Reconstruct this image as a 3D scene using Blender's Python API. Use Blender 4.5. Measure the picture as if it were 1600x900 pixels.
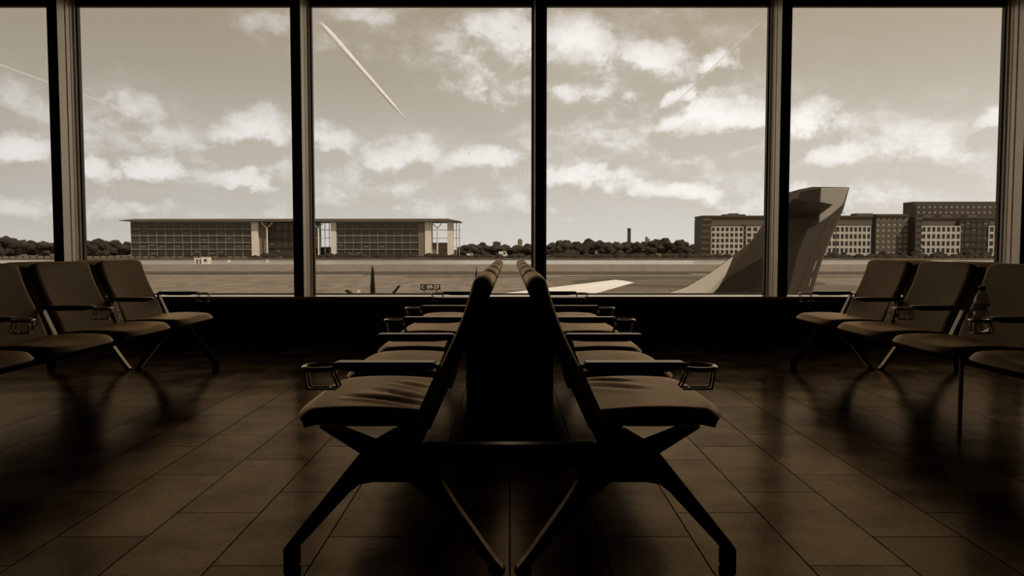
import bpy, math, random
from mathutils import Vector, Matrix, noise as mnoise

for o in list(bpy.data.objects):
    bpy.data.objects.remove(o)
random.seed(11)
SC = bpy.context.scene
COL = SC.collection
R = math.radians

# ------------------------------------------------------------------ camera
F_PX, CX, HORIZ, CAM_Z = 1180.0, 796.5, 388.0, 0.96
PITCH = math.atan((450 - HORIZ) / F_PX)
cam_d = bpy.data.cameras.new('camera')
cam = bpy.data.objects.new('camera', cam_d)
COL.objects.link(cam)
cam.location = (0, 0, CAM_Z)
cam.rotation_euler = (math.pi / 2 - PITCH, 0, 0)
cam_d.sensor_width = 36
cam_d.lens = 36 * F_PX / 1600
cam_d.shift_x = (800 - CX) / 1600
cam_d.clip_start = 0.05
cam_d.clip_end = 20000
SC.camera = cam


def direction(px, py):
    cx, cz = (px - CX) / F_PX, -(py - 450) / F_PX
    c, s = math.cos(PITCH), math.sin(PITCH)
    return Vector((cx, c + cz * s, -s + cz * c))


def at(px, py, d):
    """world point seen at pixel (px, py) whose depth along world Y is d"""
    v = direction(px, py)
    return Vector((0, 0, CAM_Z)) + v * (d / v.y)


GROUND = -4.6


def on_ground(px, py, z=GROUND):
    v = direction(px, py)
    return Vector((0, 0, CAM_Z)) + v * ((z - CAM_Z) / v.z)


def lin(c):
    c = c / 255
    return c / 12.92 if c <= 0.04045 else ((c + 0.055) / 1.055) ** 2.4


def rgb(r, g, b):
    return (lin(r), lin(g), lin(b), 1)


# ------------------------------------------------------------------ view, sky, sun
SC.view_settings.view_transform = 'Standard'
SC.view_settings.look = 'None'
SC.view_settings.gamma = 1
SC.view_settings.use_curve_mapping = False
SC.view_settings.exposure = 0.0

world = bpy.data.worlds.new('sky')
SC.world = world
world.use_nodes = True
world.cycles.sampling_method = 'MANUAL'
world.cycles.sample_map_resolution = 512


class NT:
    def __init__(s, tree):
        s.t = tree

    def n(s, kind, **kw):
        nd = s.t.nodes.new(kind)
        for k, v in kw.items():
            setattr(nd, k, v)
        return nd

    def put(s, sock, v):
        if isinstance(v, bpy.types.NodeSocket):
            s.t.links.new(v, sock)
        elif v is not None:
            sock.default_value = v

    def m(s, op, a, b=None, clamp=False):
        nd = s.n('ShaderNodeMath', operation=op, use_clamp=clamp)
        s.put(nd.inputs[0], a)
        s.put(nd.inputs[1], b)
        return nd.outputs[0]

    def v(s, op, a, b=None, c=None):
        nd = s.n('ShaderNodeVectorMath', operation=op)
        s.put(nd.inputs[0], a)
        s.put(nd.inputs[1], b)
        s.put(nd.inputs[2], c)
        return nd.outputs['Value'] if op == 'LENGTH' else nd.outputs[0]

    def noise(s, vec, scale, detail=4, rough=0.55, dim='3D'):
        nd = s.n('ShaderNodeTexNoise', noise_dimensions=dim)
        s.put(nd.inputs['Vector'], vec)
        nd.inputs['Scale'].default_value = scale
        nd.inputs['Detail'].default_value = detail
        nd.inputs['Roughness'].default_value = rough
        return nd

    def ramp(s, val, a, b, c=0.0, d=1.0, smooth=True):
        nd = s.n('ShaderNodeMapRange', interpolation_type='SMOOTHSTEP' if smooth else 'LINEAR')
        s.put(nd.inputs[0], val)
        for i, q in enumerate((a, b, c, d)):
            nd.inputs[i + 1].default_value = q
        return nd.outputs[0]

    def mix(s, f, a, b, blend='MIX'):
        nd = s.n('ShaderNodeMix', data_type='RGBA', blend_type=blend)
        s.put(nd.inputs[0], f)
        s.put(nd.inputs[6], a)
        s.put(nd.inputs[7], b)
        return nd.outputs[2]


# cumulus banks: centre px, half sizes px, strength (turned into bearing / elevation below)
CLOUDS = [
    (35, 235, 75, 34, 1.0), (150, 258, 80, 26, .9), (255, 262, 70, 30, .95), (378, 272, 42, 20, .8),
    (25, 150, 80, 42, .62), (195, 170, 58, 26, .72), (250, 212, 130, 28, .6), (395, 205, 70, 34, .85),
    (330, 225, 90, 22, .55), (430, 30, 85, 30, .62), (575, 22, 90, 26, .66), (520, 60, 70, 25, .45), (650, 70, 60, 25, .45),
    (515, 225, 58, 26, .85), (622, 250, 75, 32, .92), (755, 256, 80, 28, .9), (560, 275, 160, 22, .55),
    (785, 70, 78, 55, .95), (735, 130, 60, 36, .85), (800, 140, 60, 42, .75), (905, 72, 85, 58, 1.05), (1022, 88, 58, 42, .95),
    (890, 140, 80, 34, .8), (970, 140, 50, 26, .75), (1118, 98, 32, 24, .9), (1072, 142, 40, 24, .85), (1065, 62, 16, 14, .5),
    (1110, 190, 120, 36, 1.05), (1030, 200, 90, 24, .7), (1120, 240, 170, 34, .62), (905, 282, 90, 30, 1.0), (1040, 296, 130, 24, .9),
    (1262, 198, 60, 38, 1.0), (1310, 250, 120, 40, .68), (1545, 190, 55, 22, .8), (1480, 255, 90, 28, .6),
    (1030, 225, 330, 130, .60), (640, 280, 330, 75, .60), (190, 235, 290, 95, .56), (1400, 250, 240, 100, .56), (560, 45, 180, 55, .46), (890, 100, 250, 100, .62), (740, 100, 110, 70, .7),
    (120, 320, 260, 34, .62), (700, 315, 350, 36, .62), (1250, 310, 350, 40, .68),
]
grp = bpy.data.node_groups.new('cloud_density', 'ShaderNodeTree')
grp.interface.new_socket('Vector', in_out='INPUT', socket_type='NodeSocketVector')
grp.interface.new_socket('Density', in_out='OUTPUT', socket_type='NodeSocketFloat')
g = NT(grp)
gi, go = g.n('NodeGroupInput'), g.n('NodeGroupOutput')
wob = g.noise(gi.outputs[0], 9, 6, .6)
wob2 = g.noise(gi.outputs[0], 34, 5, .65)
wv = g.v('ADD', g.v('MULTIPLY', g.v('SUBTRACT', wob.outputs['Color'], (0.5, 0.5, 0.5)), (0.16, 0.075, 0)),
         g.v('MULTIPLY', g.v('SUBTRACT', wob2.outputs['Color'], (0.5, 0.5, 0.5)), (0.035, 0.022, 0)))
pos = g.v('ADD', gi.outputs[0], wv)
acc = None
for (px, py, hw, hh, a) in CLOUDS:
    v = direction(px, py).normalized()
    u0, v0 = math.atan2(v.x, v.y), math.asin(v.z)
    k = math.cos(u0) ** 2
    q = g.v('MULTIPLY', g.v('SUBTRACT', pos, (u0, v0, 0)), (F_PX / (hw * 1.7 * k), F_PX / (hh * 1.65), 0))
    b = g.ramp(g.v('LENGTH', q), 1.0, 0.0, 0.0, a)
    acc = b if acc is None else g.m('MAXIMUM', acc, b)
flat = g.v('MULTIPLY', gi.outputs[0], (1, 2.6, 1))
wide = g.noise(flat, 2.3, 3, .5)
fine = g.noise(g.v('MULTIPLY', gi.outputs[0], (1, 1.5, 1)), 14, 9, .66)
den = g.m('ADD', g.m('MULTIPLY', acc, 0.95), g.m('MULTIPLY', g.m('SUBTRACT', wide.outputs[0], 0.5), 0.55))
den = g.m('ADD', den, g.m('MULTIPLY', g.m('SUBTRACT', fine.outputs[0], 0.5), 1.0))
g.put(go.inputs[0], g.ramp(den, 0.04, 1.08))

w = NT(world.node_tree)
for nd in list(world.node_tree.nodes):
    world.node_tree.nodes.remove(nd)
tc = w.n('ShaderNodeTexCoord')
sep = w.n('ShaderNodeSeparateXYZ')
w.put(sep.inputs[0], tc.outputs['Generated'])
az = w.m('ARCTAN2', sep.outputs[0], sep.outputs[1])
el = w.m('ARCSINE', sep.outputs[2])
cmb = w.n('ShaderNodeCombineXYZ')
w.put(cmb.inputs[0], az)
w.put(cmb.inputs[1], el)
d0 = w.n('ShaderNodeGroup', node_tree=grp)
d1 = w.n('ShaderNodeGroup', node_tree=grp)
w.put(d0.inputs[0], cmb.outputs[0])
w.put(d1.inputs[0], w.v('ADD', cmb.outputs[0], (0.008, 0.022, 0)))
cr = w.n('ShaderNodeValToRGB')
w.put(cr.inputs[0], w.ramp(el, -0.02, 0.5, smooth=False))
cr.color_ramp.elements[0].position = 0.03
cr.color_ramp.elements[0].color = rgb(203, 199, 192)
cr.color_ramp.elements[1].position = 1.0
cr.color_ramp.elements[1].color = rgb(140, 126, 105)
for p_, c_ in ((0.25, rgb(190, 184, 173)), (0.45, rgb(170, 160, 144)), (0.64, rgb(158, 144, 123))):
    e = cr.color_ramp.elements.new(p_)
    e.color = c_
lit = w.ramp(w.m('ADD', w.m('SUBTRACT', d0.outputs[0], d1.outputs[0]), w.m('MULTIPLY', d0.outputs[0], .12)), -0.18, 0.42)
ccol = w.mix(lit, rgb(186, 178, 164), rgb(243, 240, 236))
sky = w.mix(w.m('MULTIPLY', d0.outputs[0], 0.9), cr.outputs[0], ccol)
gain = w.m('ADD', 1.0, w.m('MULTIPLY', w.m('SINE', az), 0.26))
sky = w.mix(1.0, sky, gain, 'MULTIPLY')
bg = w.n('ShaderNodeBackground')
w.put(bg.inputs[0], sky)
bg.inputs[1].default_value = 1.18
w.put(w.n('ShaderNodeOutputWorld').inputs[0], bg.outputs[0])

sun_d = bpy.data.lights.new('sun', 'SUN')
sun_d.energy = 2.7
sun_d.angle = R(3)
sun_d.color = (1, .93, .82)
sun = bpy.data.objects.new('sun', sun_d)
COL.objects.link(sun)
sun.rotation_euler = Vector((-.55, .50, -.85)).to_track_quat('-Z', 'Y').to_euler()
sun.location = (60, -60, 90)

# ------------------------------------------------------------------ materials
_mats = {}


def mat(name, col, rough=.5, metal=0.0, var=0.0, scale=6.0, bump=0.0, bscale=40.0, spec=0.5, stretch=(1, 1, 1), coords='Object', detail=5, bdist=.01):
    if name in _mats:
        return _mats[name]
    m = bpy.data.materials.new(name)
    m.use_nodes = True
    t = NT(m.node_tree)
    p = m.node_tree.nodes['Principled BSDF']
    p.inputs['Base Color'].default_value = col
    p.inputs['Roughness'].default_value = rough
    p.inputs['Metallic'].default_value = metal
    p.inputs['Specular IOR Level'].default_value = spec
    p.inputs['Specular Tint'].default_value = (1, .80, .58, 1) if max(col[:3]) < .3 else (1, .92, .8, 1)
    if var or bump:
        c = t.n('ShaderNodeTexCoord')
        vec = t.v('MULTIPLY', c.outputs[coords], stretch)
        if var:
            nz = t.noise(vec, scale, detail, .6)
            f = t.ramp(nz.outputs[0], .25, .75, 1 - var, 1 + var, smooth=False)
            t.put(p.inputs['Base Color'], t.mix(1.0, col, f, 'MULTIPLY'))
        if bump:
            nb = t.noise(vec, bscale, 4, .6)
            b = t.n('ShaderNodeBump')
            b.inputs['Strength'].default_value = bump
            b.inputs['Distance'].default_value = bdist
            t.put(b.inputs['Height'], nb.outputs[0])
            t.put(p.inputs['Normal'], b.outputs[0])
    _mats[name] = m
    return m


DARK_TINT = (1, .735, .48, 1)                # brown print tone of the room's dark surfaces


def coated(name, v, rough, ior=1.45, tint=DARK_TINT, var=0.0, scale=6.0, bump=0.0, bscale=40.0, rvar=0.0, gloss=1.0):
    """brown diffuse body under a brown-tinted glossy coat"""
    m = bpy.data.materials.new(name)
    m.use_nodes = True
    t = NT(m.node_tree)
    for nd in list(m.node_tree.nodes):
        m.node_tree.nodes.remove(nd)
    df, gl, fr, mx = t.n('ShaderNodeBsdfDiffuse'), t.n('ShaderNodeBsdfGlossy'), t.n('ShaderNodeFresnel'), t.n('ShaderNodeMixShader')
    col = tuple(v * c for c in tint[:3]) + (1,)
    df.inputs[0].default_value = col
    gl.inputs[0].default_value = tuple(gloss * c for c in tint[:3]) + (1,)
    gl.inputs['Roughness'].default_value = rough
    fr.inputs[0].default_value = ior
    c = t.n('ShaderNodeTexCoord')
    if var:
        nz = t.noise(c.outputs['Object'], scale, 5, .6)
        t.put(df.inputs[0], t.mix(1.0, col, t.ramp(nz.outputs[0], .25, .75, 1 - var, 1 + var, smooth=False), 'MULTIPLY'))
        if rvar:
            t.put(gl.inputs['Roughness'], t.ramp(nz.outputs[0], .3, .7, rough - rvar, rough + rvar))
    if bump:
        nb = t.noise(c.outputs['Object'], bscale, 4, .6)
        b = t.n('ShaderNodeBump')
        b.inputs['Strength'].default_value = bump
        b.inputs['Distance'].default_value = .01
        t.put(b.inputs['Height'], nb.outputs[0])
        for q in (df, gl, fr):
            t.put(q.inputs['Normal'], b.outputs[0])
    t.put(mx.inputs[0], fr.outputs[0])
    t.put(mx.inputs[1], df.outputs[0])
    t.put(mx.inputs[2], gl.outputs[0])
    t.put(t.n('ShaderNodeOutputMaterial').inputs[0], mx.outputs[0])
    return m


def sep_tone(v, k=1.0):
    """neutral albedo v turned to the print's brown tone"""
    return (v, v * .80, v * .58, 1)


def soft_tone(v):
    return (v, v * .90, v * .76, 1)


M_LEATHER = coated('seat_leather', .15, .40, 1.5, var=.15, scale=9, bump=.10, bscale=160, gloss=1.0)
M_LEATHER_BACK = coated('back_leather', .13, .42, 1.45, var=.2, scale=5, bump=.10, bscale=160, gloss=.8)
M_BLACK = coated('black_frame', .005, .6, 1.3, gloss=.12)
M_ARM = coated('arm_pad', .02, .30, 1.45, tint=(1, .85, .68, 1))
M_CHROME = mat('polished_steel', sep_tone(.55), .16, 1.0)
M_STEEL = mat('brushed_steel', sep_tone(.5), .35, 1.0, var=.1, scale=30)
M_PALE = mat('pale_metal', soft_tone(.75), .4, .3)
M_WALL = coated('dark_wall', .12, .6, 1.3, var=.1, scale=2)
M_ROOM = mat('dark_room', sep_tone(.2), .9, spec=.1)
M_MULL = mat('mullion_paint', soft_tone(.8), .42, .4, var=.08, scale=3)
M_FRAME = mat('window_frame_dark', sep_tone(.035), .45)
M_SILL = mat('sill_metal', soft_tone(.92), .24, .85, var=.04, scale=5)
M_GROUT = mat('grout', sep_tone(.008), .9)


def tile_material():
    """honed brown stone with a soft polish"""
    m = bpy.data.materials.new('stone_tile')
    m.use_nodes = True
    t = NT(m.node_tree)
    for nd in list(m.node_tree.nodes):
        m.node_tree.nodes.remove(nd)
    geo = t.n('ShaderNodeNewGeometry')
    oi = t.n('ShaderNodeObjectInfo')
    P = geo.outputs['Position']
    a = t.noise(P, 3.2, 6, .65)
    b = t.noise(t.v('MULTIPLY', P, (9, 2.2, 1)), 4, 5, .6)
    s = t.noise(t.v('MULTIPLY', P, (2, 2, 1)), 22, 3, .7)
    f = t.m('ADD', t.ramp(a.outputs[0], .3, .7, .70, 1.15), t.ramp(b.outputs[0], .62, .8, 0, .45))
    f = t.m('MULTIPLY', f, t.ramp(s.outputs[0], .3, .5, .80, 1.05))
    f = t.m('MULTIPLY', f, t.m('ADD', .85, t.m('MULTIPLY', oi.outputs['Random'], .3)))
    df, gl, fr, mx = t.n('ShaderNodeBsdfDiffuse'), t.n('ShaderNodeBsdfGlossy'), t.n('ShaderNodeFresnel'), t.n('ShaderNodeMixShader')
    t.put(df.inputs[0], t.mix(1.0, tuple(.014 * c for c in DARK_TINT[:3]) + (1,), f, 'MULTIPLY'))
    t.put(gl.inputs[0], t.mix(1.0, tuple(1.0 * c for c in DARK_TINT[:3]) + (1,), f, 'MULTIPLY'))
    t.put(gl.inputs['Roughness'], t.ramp(a.outputs[0], .3, .7, .18, .24))
    fr.inputs[0].default_value = 1.5
    bp = t.n('ShaderNodeBump')
    bp.inputs['Strength'].default_value = .10
    bp.inputs['Distance'].default_value = .004
    t.put(bp.inputs['Height'], s.outputs[0])
    for q in (df, gl, fr):
        t.put(q.inputs['Normal'], bp.outputs[0])
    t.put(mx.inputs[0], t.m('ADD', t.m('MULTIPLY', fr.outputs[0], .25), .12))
    t.put(mx.inputs[1], df.outputs[0])
    t.put(mx.inputs[2], gl.outputs[0])
    t.put(t.n('ShaderNodeOutputMaterial').inputs[0], mx.outputs[0])
    return m


def clear_material(name, tint, fac, rough=0.0, dirt=0.0):
    """clear sheet: mostly see-through with a weak mirror reflection"""
    m = bpy.data.materials.new(name)
    m.use_nodes = True
    t = NT(m.node_tree)
    for nd in list(m.node_tree.nodes):
        m.node_tree.nodes.remove(nd)
    tr = t.n('ShaderNodeBsdfTransparent')
    tr.inputs[0].default_value = tint
    gl = t.n('ShaderNodeBsdfGlossy')
    gl.inputs['Roughness'].default_value = rough
    lw = t.n('ShaderNodeLayerWeight')
    lw.inputs[0].default_value = .35
    mx = t.n('ShaderNodeMixShader')
    t.put(mx.inputs[0], t.m('ADD', fac, t.m('MULTIPLY', lw.outputs['Fresnel'], fac * 2)))
    t.put(mx.inputs[1], tr.outputs[0])
    t.put(mx.inputs[2], gl.outputs[0])
    out = mx.outputs[0]
    if dirt:
        c = t.n('ShaderNodeTexCoord')
        nz = t.noise(c.outputs['Object'], 26, 2, .5)
        df = t.n('ShaderNodeBsdfTranslucent')
        df.inputs[0].default_value = soft_tone(.8)
        m2 = t.n('ShaderNodeMixShader')
        t.put(m2.inputs[0], t.ramp(nz.outputs[0], .74, .80, 0, dirt))
        t.put(m2.inputs[1], out)
        t.put(m2.inputs[2], df.outputs[0])
        out = m2.outputs[0]
    t.put(t.n('ShaderNodeOutputMaterial').inputs[0], out)
    return m


M_TILE = tile_material()
M_GLASS = clear_material('window_glass', (.985, .985, .985, 1), .03, dirt=.25)
M_PET = clear_material('clear_plastic', (.88, .86, .82, 1), .16, .04)
M_WATER_IN = mat('bottled_water', (.96, .94, .90, 1), .0)
M_WATER_IN.node_tree.nodes['Principled BSDF'].inputs['Transmission Weight'].default_value = 1
M_WATER_IN.node_tree.nodes['Principled BSDF'].inputs['IOR'].default_value = 1.33


# ------------------------------------------------------------------ mesh building
class MB:
    def __init__(s):
        s.v, s.f = [], []

    def add(s, vs, fs):
        k = len(s.v)
        s.v += [tuple(q) for q in vs]
        s.f += [tuple(i + k for i in q) for q in fs]
        return s

    def box(s, x0, x1, y0, y1, z0, z1):
        vs = [(x, y, z) for z in (z0, z1) for y in (y0, y1) for x in (x0, x1)]
        return s.add(vs, [(0, 2, 3, 1), (4, 5, 7, 6), (0, 1, 5, 4), (2, 6, 7, 3), (0, 4, 6, 2), (1, 3, 7, 5)])

    def prism(s, poly, a0, a1, axis='y', poly2=None):
        """poly in the two other axes, swept along axis from a0 to a1"""
        def pt(p, a):
            return {'y': (p[0], a, p[1]), 'x': (a, p[0], p[1]), 'z': (p[0], p[1], a)}[axis]
        n = len(poly)
        vs = [pt(p, a0) for p in poly] + [pt(p, a1) for p in (poly2 or poly)]
        fs = [(i, (i + 1) % n, n + (i + 1) % n, n + i) for i in range(n)]
        fs += [tuple(reversed(range(n))), tuple(range(n, 2 * n))]
        return s.add(vs, fs)

    def tube(s, pts, r, n=8, closed=False, squash=None):
        pts = [Vector(p) for p in pts]
        rs = r if isinstance(r, (list, tuple)) else [r] * len(pts)
        vs, N = [], len(pts)
        ref = None
        for i, p in enumerate(pts):
            a = pts[(i - 1) % N] if (i or closed) else p
            b = pts[(i + 1) % N] if (i < N - 1 or closed) else p
            tan = (b - a).normalized()
            if ref is None:
                ref = tan.orthogonal().normalized()
                if squash:
                    ref = (Vector(squash[0]) - tan * tan.dot(Vector(squash[0]))).normalized()
            ref = (ref - tan * tan.dot(ref)).normalized()
            bi = tan.cross(ref)
            for k in range(n):
                th = 2 * math.pi * (k + (.5 if n == 4 else 0)) / n
                q = squash[1] if squash else 1.0
                vs.append(p + ref * math.cos(th) * rs[i] * q + bi * math.sin(th) * rs[i])
        fs = []
        for i in range(N if closed else N - 1):
            for k in range(n):
                a, b = i * n + k, i * n + (k + 1) % n
                c, d = ((i + 1) % N) * n + (k + 1) % n, ((i + 1) % N) * n + k
                fs.append((a, b, c, d))
        if not closed:
            fs += [tuple(reversed(range(n))), tuple(range((N - 1) * n, N * n))]
        return s.add(vs, fs)

    def lathe(s, prof, n=24, c=(0, 0, 0), axis='z'):
        vs = []
        for (r, h) in prof:
            for k in range(n):
                th = 2 * math.pi * k / n
                a, b = r * math.cos(th), r * math.sin(th)
                vs.append((c[0] + a, c[1] + b, c[2] + h) if axis == 'z' else (c[0] + h, c[1] + a, c[2] + b))
        fs = []
        for i in range(len(prof) - 1):
            for k in range(n):
                fs.append((i * n + k, i * n + (k + 1) % n, (i + 1) * n + (k + 1) % n, (i + 1) * n + k))
        fs += [tuple(reversed(range(n))), tuple(range((len(prof) - 1) * n, len(prof) * n))]
        return s.add(vs, fs)

    def loft(s, rings):
        n = len(rings[0])
        vs = [p for ring in rings for p in ring]
        fs = []
        for i in range(len(rings) - 1):
            for k in range(n):
                fs.append((i * n + k, i * n + (k + 1) % n, (i + 1) * n + (k + 1) % n, (i + 1) * n + k))
        fs += [tuple(reversed(range(n))), tuple(range((len(rings) - 1) * n, len(rings) * n))]
        return s.add(vs, fs)

    def mirror_x(s):
        k = len(s.v)
        m = MB()
        m.v = [(-x, y, z) for x, y, z in s.v]
        m.f = [tuple(reversed(q)) for q in s.f]
        return m

    def mesh(s, name, material, smooth=False):
        me = bpy.data.meshes.new(name)
        me.from_pydata(s.v, [], s.f)
        import bmesh
        bm = bmesh.new()
        bm.from_mesh(me)
        bmesh.ops.recalc_face_normals(bm, faces=bm.faces)
        bm.to_mesh(me)
        bm.free()
        me.materials.append(material)
        if smooth:
            me.shade_smooth()
        return me

    def build(s, name, material, parent=None, smooth=False, bevel=0.0, loc=None, auto=None):
        o = bpy.data.objects.new(name, s.mesh(name, material, smooth))
        COL.objects.link(o)
        if parent is not None:
            o.parent = parent
        if loc is not None:
            o.location = loc
        if bevel:
            b = o.modifiers.new('bevel', 'BEVEL')
            b.width = bevel
            b.segments = 2
            b.limit_method = 'ANGLE'
        if auto:
            sharpen(o.data, auto)
        return o


def sharpen(me, deg):
    me.shade_smooth()
    try:
        me.set_sharp_from_angle(angle=R(deg))
    except Exception:
        pass


def inst(name, me, parent, loc=(0, 0, 0), rz=0.0, scale=None):
    o = bpy.data.objects.new(name, me)
    COL.objects.link(o)
    o.parent = parent
    o.location = loc
    o.rotation_euler.z = rz
    if scale:
        o.scale = scale
    return o


def tag(o, label=None, cat=None, group=None, kind=None):
    for k, v in (('label', label), ('category', cat), ('group', group), ('kind', kind)):
        if v:
            o[k] = v
    return o


def empty(name, loc, rz=0.0):
    o = bpy.data.objects.new(name, None)
    COL.objects.link(o)
    o.location = loc
    o.rotation_euler.z = rz
    o.empty_display_size = .2
    return o


def copy_tree(o, parent=None):
    c = o.copy()
    COL.objects.link(c)
    c.parent = parent
    for ch in list(o.children):
        copy_tree(ch, c)
    return c


def structure(o):
    o['kind'] = 'structure'
    return o


# ------------------------------------------------------------------ lounge shell
XL, XR, YB, YW, YG, ZC = -6.95, 7.55, -7.0, 7.40, 7.72, 3.75
SILL, HEAD = 0.49, 3.425

floor = structure(MB().box(XL, XR, YB, YW + .4, -.30, -.006).build('floor', M_GROUT))
TW, TL, PH = 0.302, 0.69, 0.63 - 2 * .23     # tile width, length, phase of the column at x = 0
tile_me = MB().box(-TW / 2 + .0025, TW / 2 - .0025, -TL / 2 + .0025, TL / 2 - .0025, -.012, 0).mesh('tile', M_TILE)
rest = MB()
for i in range(int(XL / TW) - 1, int(XR / TW) + 1):
    x0, x1 = i * TW, (i + 1) * TW
    if x0 < XL or x1 > XR:
        continue
    ph = (PH + .23 * i) % TL
    for j in range(-11, 12):
        y0 = ph + j * TL
        y1 = y0 + TL
        if y0 < YB or y1 > YW + .05:
            continue
        if -12 <= i < 12 and 1.3 < y0 < 7.2:
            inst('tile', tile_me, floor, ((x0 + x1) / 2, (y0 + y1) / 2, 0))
        else:
            rest.box(x0 + .0025, x1 - .0025, y0 + .0025, y1 - .0025, -.012, 0)
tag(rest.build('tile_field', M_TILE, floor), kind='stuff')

structure(MB().box(XL - .2, XR + .2, YB - .2, YW + .4, ZC, ZC + .3).build('ceiling', M_ROOM))
structure(MB().box(XL - .2, XL, YB, YW + .4, -.3, ZC).build('wall_left', M_ROOM))
structure(MB().box(XR, XR + .2, YB, YW + .4, -.3, ZC).build('wall_right', M_ROOM))
structure(MB().box(XL - .2, XR + .2, YB - .2, YB, -.3, ZC).build('wall_back', M_ROOM))
structure(MB().box(XL - .2, XR + .2, YW + .02, YW + .5, -5.0, SILL - .03).build('wall_front', M_WALL))
structure(MB().box(XL, XR, YW - .004, YW + .02, 0, .09).build('baseboard_front', M_FRAME))
structure(MB().box(XL - .2, XR + .2, YW + .0, YW + .5, HEAD + .05, ZC).build('trim_1', M_FRAME))

# sill ledge and head frame
structure(MB().box(XL, XR, YW - .05, YG + .05, SILL - .03, SILL).build('trim_2', M_SILL, bevel=.004))
hd = MB()
hd.box(XL, XR, YW, YW + .10, HEAD - .01, HEAD + .05)
hd.box(XL, XR, YW + .13, YG - .03, HEAD + .012, HEAD + .05)
hd.box(XL, XR, YG - .03, YG + .06, HEAD - .028, HEAD + .05)
structure(hd.build('trim_3', M_FRAME))

MULL = [-6.79, -4.41, -2.067, .296, 2.673, 5.04, 7.40]
# stepped aluminium mullion: plain box, two grooves, glazing frame
for k, mx in enumerate(MULL):
    h = .049
    prof = []
    steps = [(YW, h), (YW + .12, h), (YW + .12, h - .014), (YW + .145, h - .014), (YW + .145, h), (YW + .20, h), (YW + .20, h - .016),
             (YW + .225, h - .016), (YW + .225, h - .004), (YG - .05, h - .004), (YG - .05, h + .012), (YG + .04, h + .012)]
    prof = [(mx - a, y) for y, a in steps] + [(mx + a, y) for y, a in reversed(steps)]
    o = structure(MB().prism(prof, SILL, HEAD + .03, 'z').build('trim_%d' % (4 + k), M_MULL))
    MB().box(mx - .049, mx + .049, YW - .006, YW, SILL, HEAD + .03).build('cover_strip', M_FRAME, o, bevel=.004)
for k in range(len(MULL) - 1):
    a, b = MULL[k] + .055, MULL[k + 1] - .055
    fr = MB()
    fr.box(a, b, YG - .02, YG + .03, SILL, SILL + .010)
    fr.box(a, b, YG - .02, YG + .03, HEAD - .045, HEAD - .005)
    fr.box(a, a + .022, YG - .02, YG + .03, SILL + .010, HEAD - .045)
    fr.box(b - .022, b, YG - .02, YG + .03, SILL + .010, HEAD - .045)
    o = structure(fr.build('window_%d' % (k + 1), M_FRAME))
    MB().box(a + .018, b - .018, YG, YG + .012, SILL + .006, HEAD - .04).build('pane', M_GLASS, o)

# ------------------------------------------------------------------ the benches
Y0, PITCHY, NS = 2.25, 0.738, 5          # first armrest, seat pitch, seats in a row
SW = 0.625                               # seat width


def rounded(pts, r=.02, n=4):
    out = []
    N = len(pts)
    for i in range(N):
        p, a, b = Vector(pts[i]), Vector(pts[i - 1]), Vector(pts[(i + 1) % N])
        da, db = (a - p), (b - p)
        q = min(r, da.length * .45, db.length * .45)
        s, e = p + da.normalized() * q, p + db.normalized() * q
        for k in range(n + 1):
            t = k / n
            out.append((s * (1 - t) ** 2 + p * 2 * t * (1 - t) + e * t * t))
    return out


def seat_mb(creases=()):
    """cushion with waterfall front, swept across its width (local y)"""
    rings = []
    NT_, NX = 37, 26
    for j in range(NT_):
        u = -1 + 2 * j / (NT_ - 1)
        uu = math.copysign(abs(u) ** .75, u)          # denser at the ends
        y = uu * SW / 2
        edge = max(0, (abs(uu) - .90) / .10)
        drop = .022 * edge ** 2.2
        xf = .695 - .055 * abs(uu) ** 5
        xb = .262
        top, bot = [], []
        for i in range(NX):
            t = i / (NX - 1)
            x = xb + (xf - xb) * (1 - (1 - t) ** 1.5)
            q = (x - xb) / (xf - xb)
            z = .452 + .012 * math.sin(q * 3.0) - .004 * (1 - uu * uu) * (1 - q)
            z -= .030 * max(0, (q - .86) / .14) ** 2.3
            z -= drop
            for (ax, ay, bx, by, dep, wd) in creases:
                ex, ey = bx - ax, by - ay
                L = ex * ex + ey * ey
                k = ((x - ax) * ex + (y - ay) * ey) / L
                if -.05 < k < 1.05:
                    dd = abs((x - ax) * ey - (y - ay) * ex) / math.sqrt(L)
                    env = max(0, math.sin(max(0, min(1, k)) * math.pi)) ** .6
                    z += env * dep * (-math.exp(-(dd / wd) ** 2) + .7 * math.exp(-((dd - 2.1 * wd) / wd) ** 2))
            top.append((x, y, z))
        for i in range(8):
            t = i / 7
            x = xf - .012 + (xb + .02 - xf) * t
            bot.append((x, y, .402 - .004 * math.sin(t * 3) + .010 * edge + (.012 * (1 - t * 7) if i == 0 else 0)))
        rings.append(top + bot)
    return MB().loft(rings)


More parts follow.
